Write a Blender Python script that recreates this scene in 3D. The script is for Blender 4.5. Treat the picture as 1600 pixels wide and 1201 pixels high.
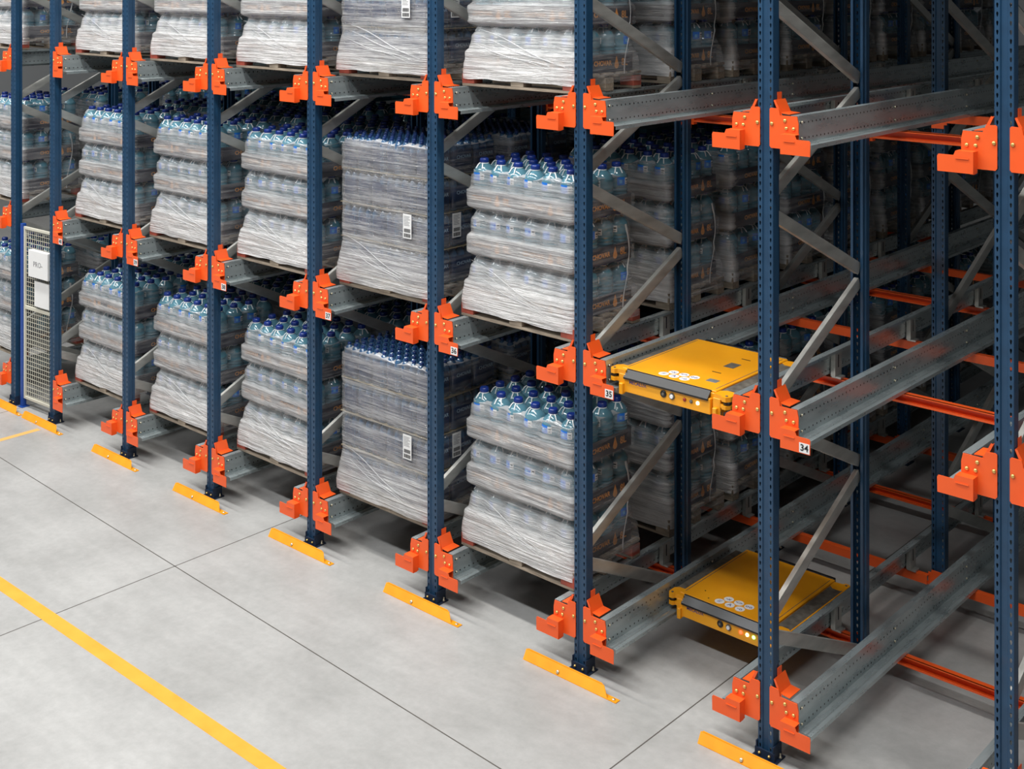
import bpy, bmesh, math, random
from mathutils import Vector, Matrix, noise

random.seed(7)
scene = bpy.context.scene
COL = scene.collection
for o in list(bpy.data.objects):
    bpy.data.objects.remove(o)

# ------------------------------------------------------------------ camera
cam_d = bpy.data.cameras.new('camera')
cam = bpy.data.objects.new('camera', cam_d)
COL.objects.link(cam)
cam_d.sensor_fit = 'HORIZONTAL'
cam_d.sensor_width = 36.0
cam_d.lens = 1976.0 / 1600.0 * 36.0
cam_d.shift_y = -636.5 / 1600.0
cam_d.clip_end = 200
cam.location = (4.131, -6.996, 4.93)
cam.rotation_euler = (math.pi / 2, 0, math.atan2(.669, .743))
scene.camera = cam

# ------------------------------------------------------------------ light
scene.view_settings.view_transform = 'Standard'
scene.view_settings.look = 'None'
scene.view_settings.gamma = 1.0
scene.view_settings.use_curve_mapping = False
scene.view_settings.exposure = 0.0
world = bpy.data.worlds.new('hall')
scene.world = world
world.use_nodes = True
world.node_tree.nodes['Background'].inputs[0].default_value = (0.75, 0.85, 1.0, 1)
world.node_tree.nodes['Background'].inputs[1].default_value = 0.0


def area(name, loc, rot, sx, sy, power, col=(1, 1, 1)):
    l = bpy.data.lights.new(name, 'AREA')
    l.shape = 'RECTANGLE'; l.size = sx; l.size_y = sy
    l.energy = power; l.color = col
    o = bpy.data.objects.new(name, l)
    COL.objects.link(o)
    o.location = loc; o.rotation_euler = rot
    return o


# rows of strip lamps hung over the aisle
for k, x in enumerate((-16, -12, -8, -4, 0, 4)):
    area('aisle_strip_lamp', (x, -2.3, 11.4), (0, 0, 0), 3.4, .6, 330, (1.0, .985, .955))
    area('aisle_strip_lamp', (x, -6.8, 11.4), (0, 0, 0), 3.4, .6, 330, (.97, .985, 1.0))
scene.cycles.max_bounces = 7
scene.cycles.transparent_max_bounces = 16
scene.cycles.diffuse_bounces = 3
scene.cycles.glossy_bounces = 3
scene.cycles.caustics_reflective = False
scene.cycles.caustics_refractive = False
scene.cycles.use_denoising = True

# ------------------------------------------------------------------ materials
def mat(name, col, rough=.5, metal=0., spec=.5, coat=0., emit=None, estr=1.):
    m = bpy.data.materials.new(name); m.use_nodes = True
    p = m.node_tree.nodes['Principled BSDF']
    p.inputs['Base Color'].default_value = (*col, 1)
    p.inputs['Roughness'].default_value = rough
    p.inputs['Metallic'].default_value = metal
    p.inputs['Specular IOR Level'].default_value = spec
    p.inputs['Coat Weight'].default_value = coat
    if emit:
        p.inputs['Emission Color'].default_value = (*emit, 1)
        p.inputs['Emission Strength'].default_value = estr
    return m


def nd(m, t, **kw):
    n = m.node_tree.nodes.new(t)
    for k, v in kw.items():
        if k.startswith('i_'):
            n.inputs[k[2:].replace('_', ' ')].default_value = v
        else:
            setattr(n, k, v)
    return n


def lk(m, a, b):
    m.node_tree.links.new(a, b)


def ramp(m, fac, stops):
    r = nd(m, 'ShaderNodeValToRGB')
    e = r.color_ramp.elements
    while len(e) < len(stops): e.new(.5)
    for el, (p, c) in zip(e, stops):
        el.position = p; el.color = (*c, 1) if len(c) == 3 else c
    lk(m, fac, r.inputs[0])
    return r.outputs[0]


def noise_col(m, scale, stops, vec='Object', stretch=(1, 1, 1), detail=6, rough=None, bump=0, rough_stops=None):
    """procedural colour variation on base colour (and roughness)"""
    p = m.node_tree.nodes['Principled BSDF']
    tc = nd(m, 'ShaderNodeTexCoord'); mp = nd(m, 'ShaderNodeMapping')
    mp.inputs['Scale'].default_value = stretch
    lk(m, tc.outputs[vec], mp.inputs[0])
    n = nd(m, 'ShaderNodeTexNoise'); n.inputs['Scale'].default_value = scale; n.inputs['Detail'].default_value = detail
    lk(m, mp.outputs[0], n.inputs['Vector'])
    lk(m, ramp(m, n.outputs['Fac'], stops), p.inputs['Base Color'])
    if rough_stops:
        lk(m, ramp(m, n.outputs['Fac'], [(a, (b, b, b)) for a, b in rough_stops]), p.inputs['Roughness'])
    if bump:
        b = nd(m, 'ShaderNodeBump'); b.inputs['Strength'].default_value = bump; b.inputs['Distance'].default_value = .01
        lk(m, n.outputs['Fac'], b.inputs['Height']); lk(m, b.outputs[0], p.inputs['Normal'])
    return n


M = {}
M['blue'] = mat('blue_paint', (.012, .05, .12), .42, coat=.15)
noise_col(M['blue'], 9, [(.3, (.008, .042, .095)), (.7, (.011, .055, .122))])
M['navy'] = mat('dark_blue_base', (.01, .022, .05), .5)
M['fenceblue'] = mat('fence_blue', (.01, .06, .3), .4)
M['orange'] = mat('orange_paint', (.86, .085, .006), .42, coat=.1)
noise_col(M['orange'], 5, [(.3, (.84, .098, .012)), (.7, (.9, .118, .016))])
M['guard'] = mat('guard_yellow', (.9, .33, .008), .5)
noise_col(M['guard'], 8, [(.3, (.85, .3, .006)), (.7, (.93, .36, .01))])
M['yellow'] = mat('shuttle_yellow', (.88, .36, .008), .42, coat=.1)
noise_col(M['yellow'], 4, [(.3, (.84, .33, .006)), (.7, (.9, .39, .01))])
M['black'] = mat('black_rubber', (.009, .009, .009), .3)
M['deck'] = mat('worn_grey_deck', (.1, .09, .075), .6)
noise_col(M['deck'], 22, [(.3, (.07, .062, .05)), (.7, (.16, .145, .12))])
M['bolt'] = mat('zinc_bolt', (.75, .68, .5), .3, metal=.7)
M['brass'] = mat('yellow_zinc_bolt', (.75, .5, .16), .32, metal=.7)
M['white'] = mat('white_plastic', (.8, .8, .8), .4)
M['paper'] = mat('white_label', (.8, .8, .79), .5)
M['ink'] = mat('black_ink', (.01, .01, .012), .5)
M['greyink'] = mat('grey_ink', (.25, .25, .26), .5)
M['blueink'] = mat('violet_ink', (.1, .07, .2), .5)
M['cream'] = mat('cream_mesh', (.62, .6, .5), .5)
M['red_led'] = mat('red_led', (.8, .02, .01), .3, emit=(1, .06, .02), estr=5)
M['yel_led'] = mat('amber_led', (.9, .8, .5), .3, emit=(1, .8, .35), estr=5)
M['grn_led'] = mat('green_led', (.3, .8, .2), .3, emit=(.25, 1, .2), estr=4)
M['red_off'] = mat('unlit_red_lens', (.3, .02, .01), .3)
M['cap'] = mat('blue_cap', (.008, .03, .2), .25)
M['dcap'] = mat('dark_blue_cap', (.01, .035, .14), .25)
M['handle'] = mat('white_handle', (.85, .87, .88), .3)
M['lbl'] = mat('bottle_label', (.015, .2, .75), .35)
M['palelbl'] = mat('pale_blue_print', (.15, .5, .85), .4)
M['printo'] = mat('orange_print', (.8, .34, .08), .5)
M['printw'] = mat('pale_print', (.35, .5, .65), .5)
M['redwood'] = mat('red_painted_wood', (.35, .06, .035), .7)
noise_col(M['redwood'], 12, [(.3, (.22, .05, .035)), (.7, (.42, .09, .055))])

M['wood'] = mat('pallet_wood', (.3, .25, .19), .8)
noise_col(M['wood'], 7, [(.25, (.16, .13, .1)), (.5, (.27, .22, .165)), (.8, (.4, .33, .25))], stretch=(1, 8, 8), bump=.2)

# galvanised steel, with rows of punched dots on rail webs
def galv(name, a, b, holes=False, rough=(.3, .45)):
    m = mat(name, a, .38, metal=.6)
    p = m.node_tree.nodes['Principled BSDF']
    tc = nd(m, 'ShaderNodeTexCoord')
    mp = nd(m, 'ShaderNodeMapping'); mp.inputs['Scale'].default_value = (6, 1.5, 6)
    lk(m, tc.outputs['Object'], mp.inputs[0])
    n = nd(m, 'ShaderNodeTexNoise'); n.inputs['Scale'].default_value = 3; n.inputs['Detail'].default_value = 5
    lk(m, mp.outputs[0], n.inputs['Vector'])
    v = nd(m, 'ShaderNodeTexVoronoi'); v.inputs['Scale'].default_value = 60
    lk(m, tc.outputs['Object'], v.inputs['Vector'])
    mx = nd(m, 'ShaderNodeMath', operation='MULTIPLY_ADD'); mx.inputs[1].default_value = .0
    lk(m, v.outputs['Color'], mx.inputs[0]); lk(m, n.outputs['Fac'], mx.inputs[2])
    col = ramp(m, mx.outputs[0], [(.3, a), (.75, b)])
    rr = ramp(m, n.outputs['Fac'], [(.3, (rough[0],) * 3), (.7, (rough[1],) * 3)])
    lk(m, rr, p.inputs['Roughness'])
    if holes:
        sep = nd(m, 'ShaderNodeSeparateXYZ'); lk(m, tc.outputs['Object'], sep.inputs[0])
        def mth(op, a_, b_=None):
            q = nd(m, 'ShaderNodeMath', operation=op)
            for i, s in enumerate((a_, b_)):
                if s is None: continue
                if isinstance(s, (int, float)): q.inputs[i].default_value = s
                else: lk(m, s, q.inputs[i])
            return q.outputs[0]
        fy = mth('ABSOLUTE', mth('SUBTRACT', mth('FRACT', mth('MULTIPLY', sep.outputs[1], 20.)), .5))   # 50 mm pitch
        fy = mth('MULTIPLY', fy, .05)
        outs = []
        for z0 in (-.045, -.14):
            dz = mth('ABSOLUTE', mth('SUBTRACT', sep.outputs[2], z0))
            r2 = mth('ADD', mth('MULTIPLY', fy, fy), mth('MULTIPLY', dz, dz))
            outs.append(mth('LESS_THAN', r2, .0062 ** 2))
        h = mth('MAXIMUM', outs[0], outs[1])
        mixc = nd(m, 'ShaderNodeMix', data_type='RGBA')
        lk(m, h, mixc.inputs[0]); lk(m, col, mixc.inputs[6]); mixc.inputs[7].default_value = (.02, .02, .02, 1)
        lk(m, mixc.outputs[2], p.inputs['Base Color'])
    else:
        lk(m, col, p.inputs['Base Color'])
    return m


M['galv'] = galv('galvanised_steel', (.3, .34, .34), (.52, .56, .56))
M['rail'] = galv('galvanised_rail', (.4, .46, .47), (.55, .62, .63), holes=True, rough=(.24, .34))
M['brace'] = galv('galvanised_brace', (.46, .46, .43), (.64, .64, .6))

# concrete floor
m = M['concrete'] = mat('concrete', (.5, .5, .48), .45)
p = m.node_tree.nodes['Principled BSDF']
tc = nd(m, 'ShaderNodeTexCoord')
n1 = nd(m, 'ShaderNodeTexNoise', i_Scale=.9, i_Detail=8.0, i_Roughness=.62)
n2 = nd(m, 'ShaderNodeTexNoise', i_Scale=14.0, i_Detail=8.0, i_Roughness=.7)
n3 = nd(m, 'ShaderNodeTexNoise', i_Scale=2.2, i_Detail=4.0)
mpf = nd(m, 'ShaderNodeMapping'); mpf.inputs['Scale'].default_value = (.5, 4, 1)
lk(m, tc.outputs['Object'], mpf.inputs[0]); lk(m, mpf.outputs[0], n3.inputs['Vector'])
for n in (n1, n2): lk(m, tc.outputs['Object'], n.inputs['Vector'])
c1 = ramp(m, n1.outputs['Fac'], [(.28, (.34, .338, .325)), (.5, (.405, .402, .39)), (.72, (.465, .462, .448))])
c2 = ramp(m, n2.outputs['Fac'], [(.3, (.9, .9, .9)), (.7, (1.06, 1.06, 1.06))])
c3 = ramp(m, n3.outputs['Fac'], [(.3, (.95, .95, .95)), (.7, (1.03, 1.03, 1.03))])
mu = nd(m, 'ShaderNodeMix', data_type='RGBA', blend_type='MULTIPLY'); mu.inputs[0].default_value = 1
lk(m, c1, mu.inputs[6]); lk(m, c2, mu.inputs[7])
mu2 = nd(m, 'ShaderNodeMix', data_type='RGBA', blend_type='MULTIPLY'); mu2.inputs[0].default_value = 1
lk(m, mu.outputs[2], mu2.inputs[6]); lk(m, c3, mu2.inputs[7])
lk(m, mu2.outputs[2], p.inputs['Base Color'])
lk(m, ramp(m, n1.outputs['Fac'], [(.3, (.32,) * 3), (.7, (.5,) * 3)]), p.inputs['Roughness'])
bp = nd(m, 'ShaderNodeBump'); bp.inputs['Strength'].default_value = .08; bp.inputs['Distance'].default_value = .004
lk(m, n2.outputs['Fac'], bp.inputs['Height']); lk(m, bp.outputs[0], p.inputs['Normal'])
M['joint'] = mat('dark_joint_filler', (.09, .08, .07), .7)
M['line'] = mat('floor_line_paint', (.86, .38, .03), .5)
noise_col(M['line'], 6, [(.3, (.8, .34, .03)), (.7, (.88, .4, .045))])
M['oldline'] = mat('faded_line_paint', (.75, .42, .12), .55)
M['wall'] = mat('wall_panel', (.33, .34, .35), .7)
M['ceil'] = mat('ceiling_panel', (.4, .4, .4), .8)

# clear plastic: see-through with a glossy sheen
def clear(name, tint, base, fac, rough=.08):
    m = bpy.data.materials.new(name); m.use_nodes = True
    nt = m.node_tree; nt.nodes.clear()
    out = nd(m, 'ShaderNodeOutputMaterial')
    t = nd(m, 'ShaderNodeBsdfTransparent'); t.inputs[0].default_value = (*tint, 1)
    pr = nd(m, 'ShaderNodeBsdfPrincipled')
    pr.inputs['Base Color'].default_value = (*base, 1); pr.inputs['Roughness'].default_value = rough
    pr.inputs['Specular IOR Level'].default_value = .9
    pr.inputs['Coat Weight'].default_value = .6; pr.inputs['Coat Roughness'].default_value = .05
    mx = nd(m, 'ShaderNodeMixShader'); mx.inputs[0].default_value = fac
    lk(m, t.outputs[0], mx.inputs[1]); lk(m, pr.outputs[0], mx.inputs[2]); lk(m, mx.outputs[0], out.inputs[0])
    return m


M['pet'] = clear('water_bottle_plastic', (.68, .85, .92), (.14, .34, .43), .66)
M['petdark'] = clear('blue_bottle_plastic', (.35, .5, .7), (.05, .14, .28), .7)
M['navywrap'] = mat('navy_printed_wrap', (.012, .03, .09), .25, coat=.4)
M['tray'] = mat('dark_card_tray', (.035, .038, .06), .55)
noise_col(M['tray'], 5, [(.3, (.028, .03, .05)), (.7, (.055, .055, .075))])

def film_mat(name, front_haze):
    m = bpy.data.materials.new(name); m.use_nodes = True
    nt = m.node_tree; nt.nodes.clear()
    out = nd(m, 'ShaderNodeOutputMaterial')
    t = nd(m, 'ShaderNodeBsdfTransparent'); t.inputs[0].default_value = (.97, .98, .99, 1)
    pr = nd(m, 'ShaderNodeBsdfPrincipled')
    pr.inputs['Base Color'].default_value = (.74, .73, .72, 1)
    pr.inputs['Roughness'].default_value = .16
    pr.inputs['Specular IOR Level'].default_value = .8
    tc = nd(m, 'ShaderNodeTexCoord'); oi = nd(m, 'ShaderNodeObjectInfo')
    ad = nd(m, 'ShaderNodeVectorMath', operation='ADD')
    lk(m, tc.outputs['Object'], ad.inputs[0])
    sc_ = nd(m, 'ShaderNodeVectorMath', operation='SCALE'); sc_.inputs['Scale'].default_value = 37.
    cmb = nd(m, 'ShaderNodeCombineXYZ')
    lk(m, oi.outputs['Random'], cmb.inputs[0]); lk(m, oi.outputs['Random'], cmb.inputs[1])
    lk(m, cmb.outputs[0], sc_.inputs[0]); lk(m, sc_.outputs[0], ad.inputs[1])
    def streak(rot, scl, ns, det):
        mp = nd(m, 'ShaderNodeMapping'); mp.inputs['Scale'].default_value = scl; mp.inputs['Rotation'].default_value = rot
        lk(m, ad.outputs[0], mp.inputs[0])
        n = nd(m, 'ShaderNodeTexNoise', i_Scale=ns, i_Detail=det, i_Roughness=.65)
        lk(m, mp.outputs[0], n.inputs['Vector'])
        return n.outputs['Fac']
    s1 = streak((0, .12, 0), (.7, .7, 15), 2.0, 5.0)
    s2 = streak((0, .3, 0), (.6, .6, 24), 2.0, 4.0)
    s3 = streak((0, 0, 0), (1, 1, 1.4), 5.0, 3.0)
    def mth(op, a_, b_):
        q = nd(m, 'ShaderNodeMath', operation=op)
        for i, s in enumerate((a_, b_)):
            if isinstance(s, (int, float)): q.inputs[i].default_value = s
            else: lk(m, s, q.inputs[i])
        return q.outputs[0]
    a1 = ramp(m, s1, [(.38, (0,) * 3), (.7, (1,) * 3)])
    a2 = ramp(m, s2, [(.5, (0,) * 3), (.72, (1,) * 3)])
    a3 = ramp(m, s3, [(.3, (0,) * 3), (.75, (1,) * 3)])
    sep = nd(m, 'ShaderNodeSeparateXYZ'); lk(m, tc.outputs['Object'], sep.inputs[0])
    zl = nd(m, 'ShaderNodeMapRange')        # more turns of film round the foot of the load
    lk(m, sep.outputs[2], zl.inputs[0]); zl.inputs[1].default_value = .1; zl.inputs[2].default_value = .62
    zl.inputs[3].default_value = .3; zl.inputs[4].default_value = .0
    f = mth('ADD', mth('MULTIPLY', a1, .34), mth('MULTIPLY', a2, .18))
    f = mth('ADD', f, mth('MULTIPLY', a3, .14))
    fr = nd(m, 'ShaderNodeMapRange')        # lit look painted in: film whiter on the aisle face, clearer elsewhere
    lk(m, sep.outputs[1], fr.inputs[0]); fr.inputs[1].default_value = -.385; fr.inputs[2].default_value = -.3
    fr.inputs[3].default_value = front_haze; fr.inputs[4].default_value = -.06
    fz = nd(m, 'ShaderNodeMapRange')  # foot film kept clearer off the aisle face, painting those sides as unlit
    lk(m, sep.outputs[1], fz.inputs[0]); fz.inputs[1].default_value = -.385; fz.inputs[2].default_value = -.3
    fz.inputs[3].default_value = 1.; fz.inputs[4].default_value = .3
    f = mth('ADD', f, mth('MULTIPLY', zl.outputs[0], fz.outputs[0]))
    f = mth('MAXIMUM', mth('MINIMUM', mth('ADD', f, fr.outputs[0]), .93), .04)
    mx = nd(m, 'ShaderNodeMixShader')
    lk(m, f, mx.inputs[0]); lk(m, t.outputs[0], mx.inputs[1]); lk(m, pr.outputs[0], mx.inputs[2])
    lk(m, mx.outputs[0], out.inputs[0])
    b = nd(m, 'ShaderNodeBump'); b.inputs['Strength'].default_value = .8; b.inputs['Distance'].default_value = .03
    s4 = streak((0, -.2, 0), (1, 1, 4), 11.0, 4.0)
    lk(m, mth('ADD', mth('ADD', s1, s2), mth('MULTIPLY', s4, .5)), b.inputs['Height']); lk(m, b.outputs[0], pr.inputs['Normal'])
    return m


M['fold'] = clear('bunched_film', (.95, .96, .97), (.78, .78, .78), .5, .15)
M['card'] = mat('brown_card', (.3, .24, .15), .7)
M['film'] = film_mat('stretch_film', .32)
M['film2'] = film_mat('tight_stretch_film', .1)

# ------------------------------------------------------------------ mesh builder
class MB:
    def __init__(s):
        s.v = []; s.f = []; s.mi = []; s.mats = []
        s.sm = []
    def m(s, name):
        if name not in s.mats: s.mats.append(name)
        return s.mats.index(name)
    def add(s, vs, fs, mat_, smooth=False):
        b = len(s.v); k = s.m(mat_)
        s.v += [tuple(v) for v in vs]
        for f in fs:
            s.f.append(tuple(b + i for i in f)); s.mi.append(k); s.sm.append(smooth)
        return s
    def box(s, x0, x1, y0, y1, z0, z1, mat_, bev=0.):
        if bev <= 0:
            vs = [(x, y, z) for z in (z0, z1) for y in (y0, y1) for x in (x0, x1)]
            fs = [(0, 2, 3, 1), (4, 5, 7, 6), (0, 1, 5, 4), (2, 6, 7, 3), (0, 4, 6, 2), (1, 3, 7, 5)]
            return s.add(vs, fs, mat_)
        bm = bmesh.new()
        bmesh.ops.create_cube(bm, size=1, matrix=Matrix.Translation(((x0 + x1) / 2, (y0 + y1) / 2, (z0 + z1) / 2)) @ Matrix.Diagonal((x1 - x0, y1 - y0, z1 - z0, 1)))
        bmesh.ops.bevel(bm, geom=bm.edges[:], offset=bev, segments=1, affect='EDGES')
        return s.bm(bm, mat_)
    def bm(s, bm, mat_, smooth=False):
        bm.verts.index_update()
        s.add([v.co[:] for v in bm.verts], [[v.index for v in f.verts] for f in bm.faces], mat_, smooth)
        bm.free(); return s
    def extrude(s, poly, axis, a, b, mat_):
        """closed polygon extruded along an axis from a to b; poly given in the other two axes in order"""
        n = len(poly)
        def mk(p, t):
            q = list(p); q.insert(axis, t); return tuple(q)
        vs = [mk(p, a) for p in poly] + [mk(p, b) for p in poly]
        fs = [(i, (i + 1) % n, n + (i + 1) % n, n + i) for i in range(n)]
        fs += [tuple(range(n - 1, -1, -1)), tuple(range(n, 2 * n))]
        return s.add(vs, fs, mat_)
    def strip(s, line, th, axis, a, b, mat_):
        """bent sheet: open polyline with thickness, extruded"""
        L = [Vector(p) for p in line]
        off = []
        for i, p in enumerate(L):
            d = Vector((0, 0))
            if i > 0: d += (L[i] - L[i - 1]).normalized()
            if i < len(L) - 1: d += (L[i + 1] - L[i]).normalized()
            d.normalize(); nrm = Vector((-d.y, d.x))
            k = 1.0
            if 0 < i < len(L) - 1:
                c = nrm.dot(Vector((-(L[i + 1] - L[i]).normalized().y, (L[i + 1] - L[i]).normalized().x)))
                k = 1 / max(.4, c)
            off.append(p + nrm * th * k)
        n = len(L)
        def mk(p, t):
            q = [p.x, p.y]; q.insert(axis, t); return tuple(q)
        vs = []
        for t in (a, b):
            vs += [mk(p, t) for p in L] + [mk(p, t) for p in off]
        fs = []
        for i in range(n - 1):
            fs += [(i, i + 1, 2 * n + i + 1, 2 * n + i), (n + i + 1, n + i, 3 * n + i, 3 * n + i + 1),
                   (i + 1, i, n + i, n + i + 1), (2 * n + i, 2 * n + i + 1, 3 * n + i + 1, 3 * n + i)]
        fs += [(0, 2 * n, 3 * n, n), (n - 1, 2 * n - 1, 4 * n - 1, 3 * n - 1)]
        return s.add(vs, fs, mat_)
    def lathe(s, prof, seg, mat_, c=(0, 0, 0), axis=2, smooth=True, matfn=None):
        vs = []
        for r, z in prof:
            for k in range(seg):
                a = 2 * math.pi * k / seg
                p = (r * math.cos(a), r * math.sin(a))
                if axis == 2: q = (p[0], p[1], z)
                elif axis == 1: q = (p[0], z, p[1])
                else: q = (z, p[0], p[1])
                vs.append((q[0] + c[0], q[1] + c[1], q[2] + c[2]))
        fs = []
        for i in range(len(prof) - 1):
            for k in range(seg):
                k2 = (k + 1) % seg
                fs.append((i * seg + k, i * seg + k2, (i + 1) * seg + k2, (i + 1) * seg + k))
        s.add(vs, fs, mat_, smooth)
        b = len(s.v) - len(vs)
        s.f.append(tuple(b + (len(prof) - 1) * seg + k for k in range(seg))); s.mi.append(s.m(mat_)); s.sm.append(False)
        s.f.append(tuple(b + k for k in reversed(range(seg)))); s.mi.append(s.m(mat_)); s.sm.append(False)
        return s
    def mesh(s, name):
        me = bpy.data.meshes.new(name)
        me.from_pydata(s.v, [], s.f)
        for q in s.mats: me.materials.append(M[q])
        me.polygons.foreach_set('material_index', s.mi)
        me.polygons.foreach_set('use_smooth', s.sm)
        bm = bmesh.new(); bm.from_mesh(me)
        bmesh.ops.recalc_face_normals(bm, faces=bm.faces[:])
        bm.to_mesh(me); bm.free()
        me.update()
        return me


def ob(name, data, parent=None, loc=(0, 0, 0), rot=(0, 0, 0), label=None):
    o = bpy.data.objects.new(name, data)
    COL.objects.link(o)
    o.location = loc; o.rotation_euler = rot
    if parent: o.parent = parent
    if label: o['label'] = label
    return o


def tag(o, label, cat, group=None):
    o['label'] = label; o['category'] = cat
    if group: o['group'] = group
    return o


def text_mesh(txt, size, matname, ext=.0006, bold=False):
    c = bpy.data.curves.new('lettering', 'FONT')
    c.body = txt; c.size = size; c.extrude = ext; c.align_x = 'CENTER'; c.align_y = 'CENTER'
    c.resolution_u = 2
    if bold: c.offset = size * .018
    o = bpy.data.objects.new('tmp', c); COL.objects.link(o)
    dg = bpy.context.evaluated_depsgraph_get(); dg.update()
    me = bpy.data.meshes.new_from_object(o.evaluated_get(dg))
    me.materials.clear(); me.materials.append(M[matname])
    bpy.data.objects.remove(o)
    return me


# ------------------------------------------------------------------ setting
def structure(name, me, loc=(0, 0, 0)):
    o = ob(name, me, None, loc); o['kind'] = 'structure'; return o

X0, X1, Y0, Y1, ZC = -24., 16., -16., 22., 12.
structure('floor', MB().box(X0, X1, Y0, Y1, -.2, 0, 'concrete').mesh('floor'))
structure('ceiling', MB().box(X0, X1, Y0, Y1, ZC, ZC + .2, 'ceil').mesh('ceiling'))
structure('wall_left', MB().box(X0 - .2, X0, Y0, Y1, 0, ZC, 'wall').mesh('wall'))
structure('wall_right', MB().box(X1, X1 + .2, Y0, Y1, 0, ZC, 'wall').mesh('wall'))
structure('wall_front', MB().box(X0, X1, Y0 - .2, Y0, 0, ZC, 'wall').mesh('wall'))
structure('wall_back', MB().box(X0, X1, Y1, Y1 + .2, 0, ZC, 'wall').mesh('wall'))

def floor_strip(name, a, b, w, matn, z=.0015, label=None, cat=None):
    a = Vector(a); b = Vector(b); d = (b - a).normalized(); n = Vector((-d.y, d.x)) * w / 2
    vs = [a - n, a + n, b + n, b - n]
    me = MB().extrude([(v.x, v.y) for v in vs], 2, 0, z, matn).mesh(name)
    o = ob(name, me)
    if label: tag(o, label, cat); o['kind'] = 'thing'
    else: o['kind'] = 'structure'
    return o

def jl(x): return -1.19 - (x + 1.2) * .0447
floor_strip('trim_1', (X0, jl(X0)), (8, jl(8)), .009, 'joint', .0008)
floor_strip('trim_2', (-5.06, Y0), (-5.04, 12), .009, 'joint', .0008)
floor_strip('trim_3', (-.69, Y0), (-.68, 12), .009, 'joint', .0008)
floor_strip('trim_4', (-9.75, Y0), (-9.73, 12), .009, 'joint', .0008)
floor_strip('floor_line', (X0, -2.14), (12, -2.14), .115, 'line', .0016,
            'long orange painted line running along the aisle floor', 'floor marking')
floor_strip('floor_line', (-8.93, -2.0), (-8.93, -.2), .075, 'oldline', .0012,
            'short faded orange floor line running to the guard at the fence', 'floor marking')

# ------------------------------------------------------------------ rack constants
PC = -.018                      # centre of an upright from its grid line
LV = {'bottom': .44, 'middle': 2.255, 'top': 4.07}    # rail tops
ROWS = [(0., 1.32), (2.60, 3.92), (5.20, 6.52), (7.8, 9.12)]
def gx(n): return -9.9 if n == 41 else (-11.4 if n == 42 else -1.5 * (n - 34))
W = {34: 'thirty-four', 35: 'thirty-five', 36: 'thirty-six', 37: 'thirty-seven', 38: 'thirty-eight', 39: 'thirty-nine', 40: 'forty'}
def pname(n):
    if n == 32: return 'post beyond right edge'
    if n == 33: return 'post at right edge'
    if n == 41: return 'post left of fence'
    if n == 42: return 'the unseen far left post'
    return 'post marked ' + W[n]
LN = {'bottom': 'bottom level', 'middle': 'middle level', 'top': 'top level'}

# ------------------------------------------------------------------ upright frames
PH = 6.6
def upright_mesh(sgn):
    """perforated section, open towards the frame; sgn=+1 face looks to -Y"""
    mb = MB()
    def col(xc, wl, wr, y):
        z = 0.
        n = int(PH / .05)
        vs = []; fs = []
        for k in range(n):
            zb = k * .05; zt = zb + .05; zm = zb + .029
            o = [(xc - wl, zb), (xc + wr, zb), (xc + wr, zm), (xc + wr, zt), (xc - wl, zt), (xc - wl, zm)]
            h = [(xc - .0025, zb + .012), (xc + .0025, zb + .012), (xc + .0065, zm), (xc + .004, zb + .038), (xc - .004, zb + .038), (xc - .0065, zm)]
            b = len(vs)
            vs += [(x, y, z_) for x, z_ in o] + [(x, y, z_) for x, z_ in h]
            vs += [(x, y + sgn * .003, z_) for x, z_ in h]
            for i in range(6):
                j = (i + 1) % 6
                fs += [(b + i, b + j, b + 6 + j, b + 6 + i), (b + 6 + i, b + 6 + j, b + 12 + j, b + 12 + i)]
        mb.add(vs, fs, 'blue')
    def plane(p, q):
        mb.add([(p[0], p[1], 0), (q[0], q[1], 0), (q[0], q[1], PH), (p[0], p[1], PH)], [(0, 1, 2, 3)], 'blue')
    g = sgn
    hx = .0375
    for s in (-1, 1):
        col(s * hx, .0145 if s > 0 else .0145, .0145, 0)
        plane((s * .052, 0), (s * .055, g * .004))
        plane((s * .055, g * .004), (s * .055, g * .05))
        plane((s * .055, g * .05), (s * .047, g * .058))
        plane((s * .047, g * .058), (s * .047, g * .086))
        plane((s * .047, g * .086), (s * .028, g * .086))
        plane((s * .023, 0), (s * .017, g * .009))
    plane((-.017, g * .009), (.017, g * .009))
    # inner skin
    me = mb.mesh('upright')
    return me

UP_F = upright_mesh(1); UP_R = upright_mesh(-1)
FOOT = MB().box(-.085, .085, -.055, .1, .001, .009, 'navy').box(-.07, .07, -.012, .0, .009, .06, 'navy') \
    .box(-.064, -.056, -.01, .09, .009, .1, 'navy').box(.056, .064, -.01, .09, .009, .1, 'navy').mesh('foot_plate')
ABOLT = MB().lathe([(.011, 0), (.011, .006), (.006, .008), (.006, .028), (.002, .03)], 8, 'bolt').mesh('anchor_bolt')
FBOLT = MB().lathe([(.009, 0), (.009, -.006), (.004, -.012)], 8, 'brass', axis=1).mesh('bolt')

def brace_mesh(y0, z0, y1, z1):
    L = math.hypot(y1 - y0, z1 - z0)
    mb = MB()
    # channel: web faces +X with a rolled centre rib
    line = [(-.018, -.041), (.014, -.041), (.016, -.03), (.016, .03), (.014, .041), (-.018, .041)]
    mb.strip(line, .0025, 2, 0, L, 'brace')      # polyline in x,y extruded along z
    a = math.atan2(y1 - y0, z1 - z0)
    R = Matrix.Translation((0, y0, z0)) @ Matrix.Rotation(-a, 4, 'X')
    mb.v = [tuple(R @ Vector(v)) for v in mb.v]
    return mb.mesh('diagonal_brace')

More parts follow.
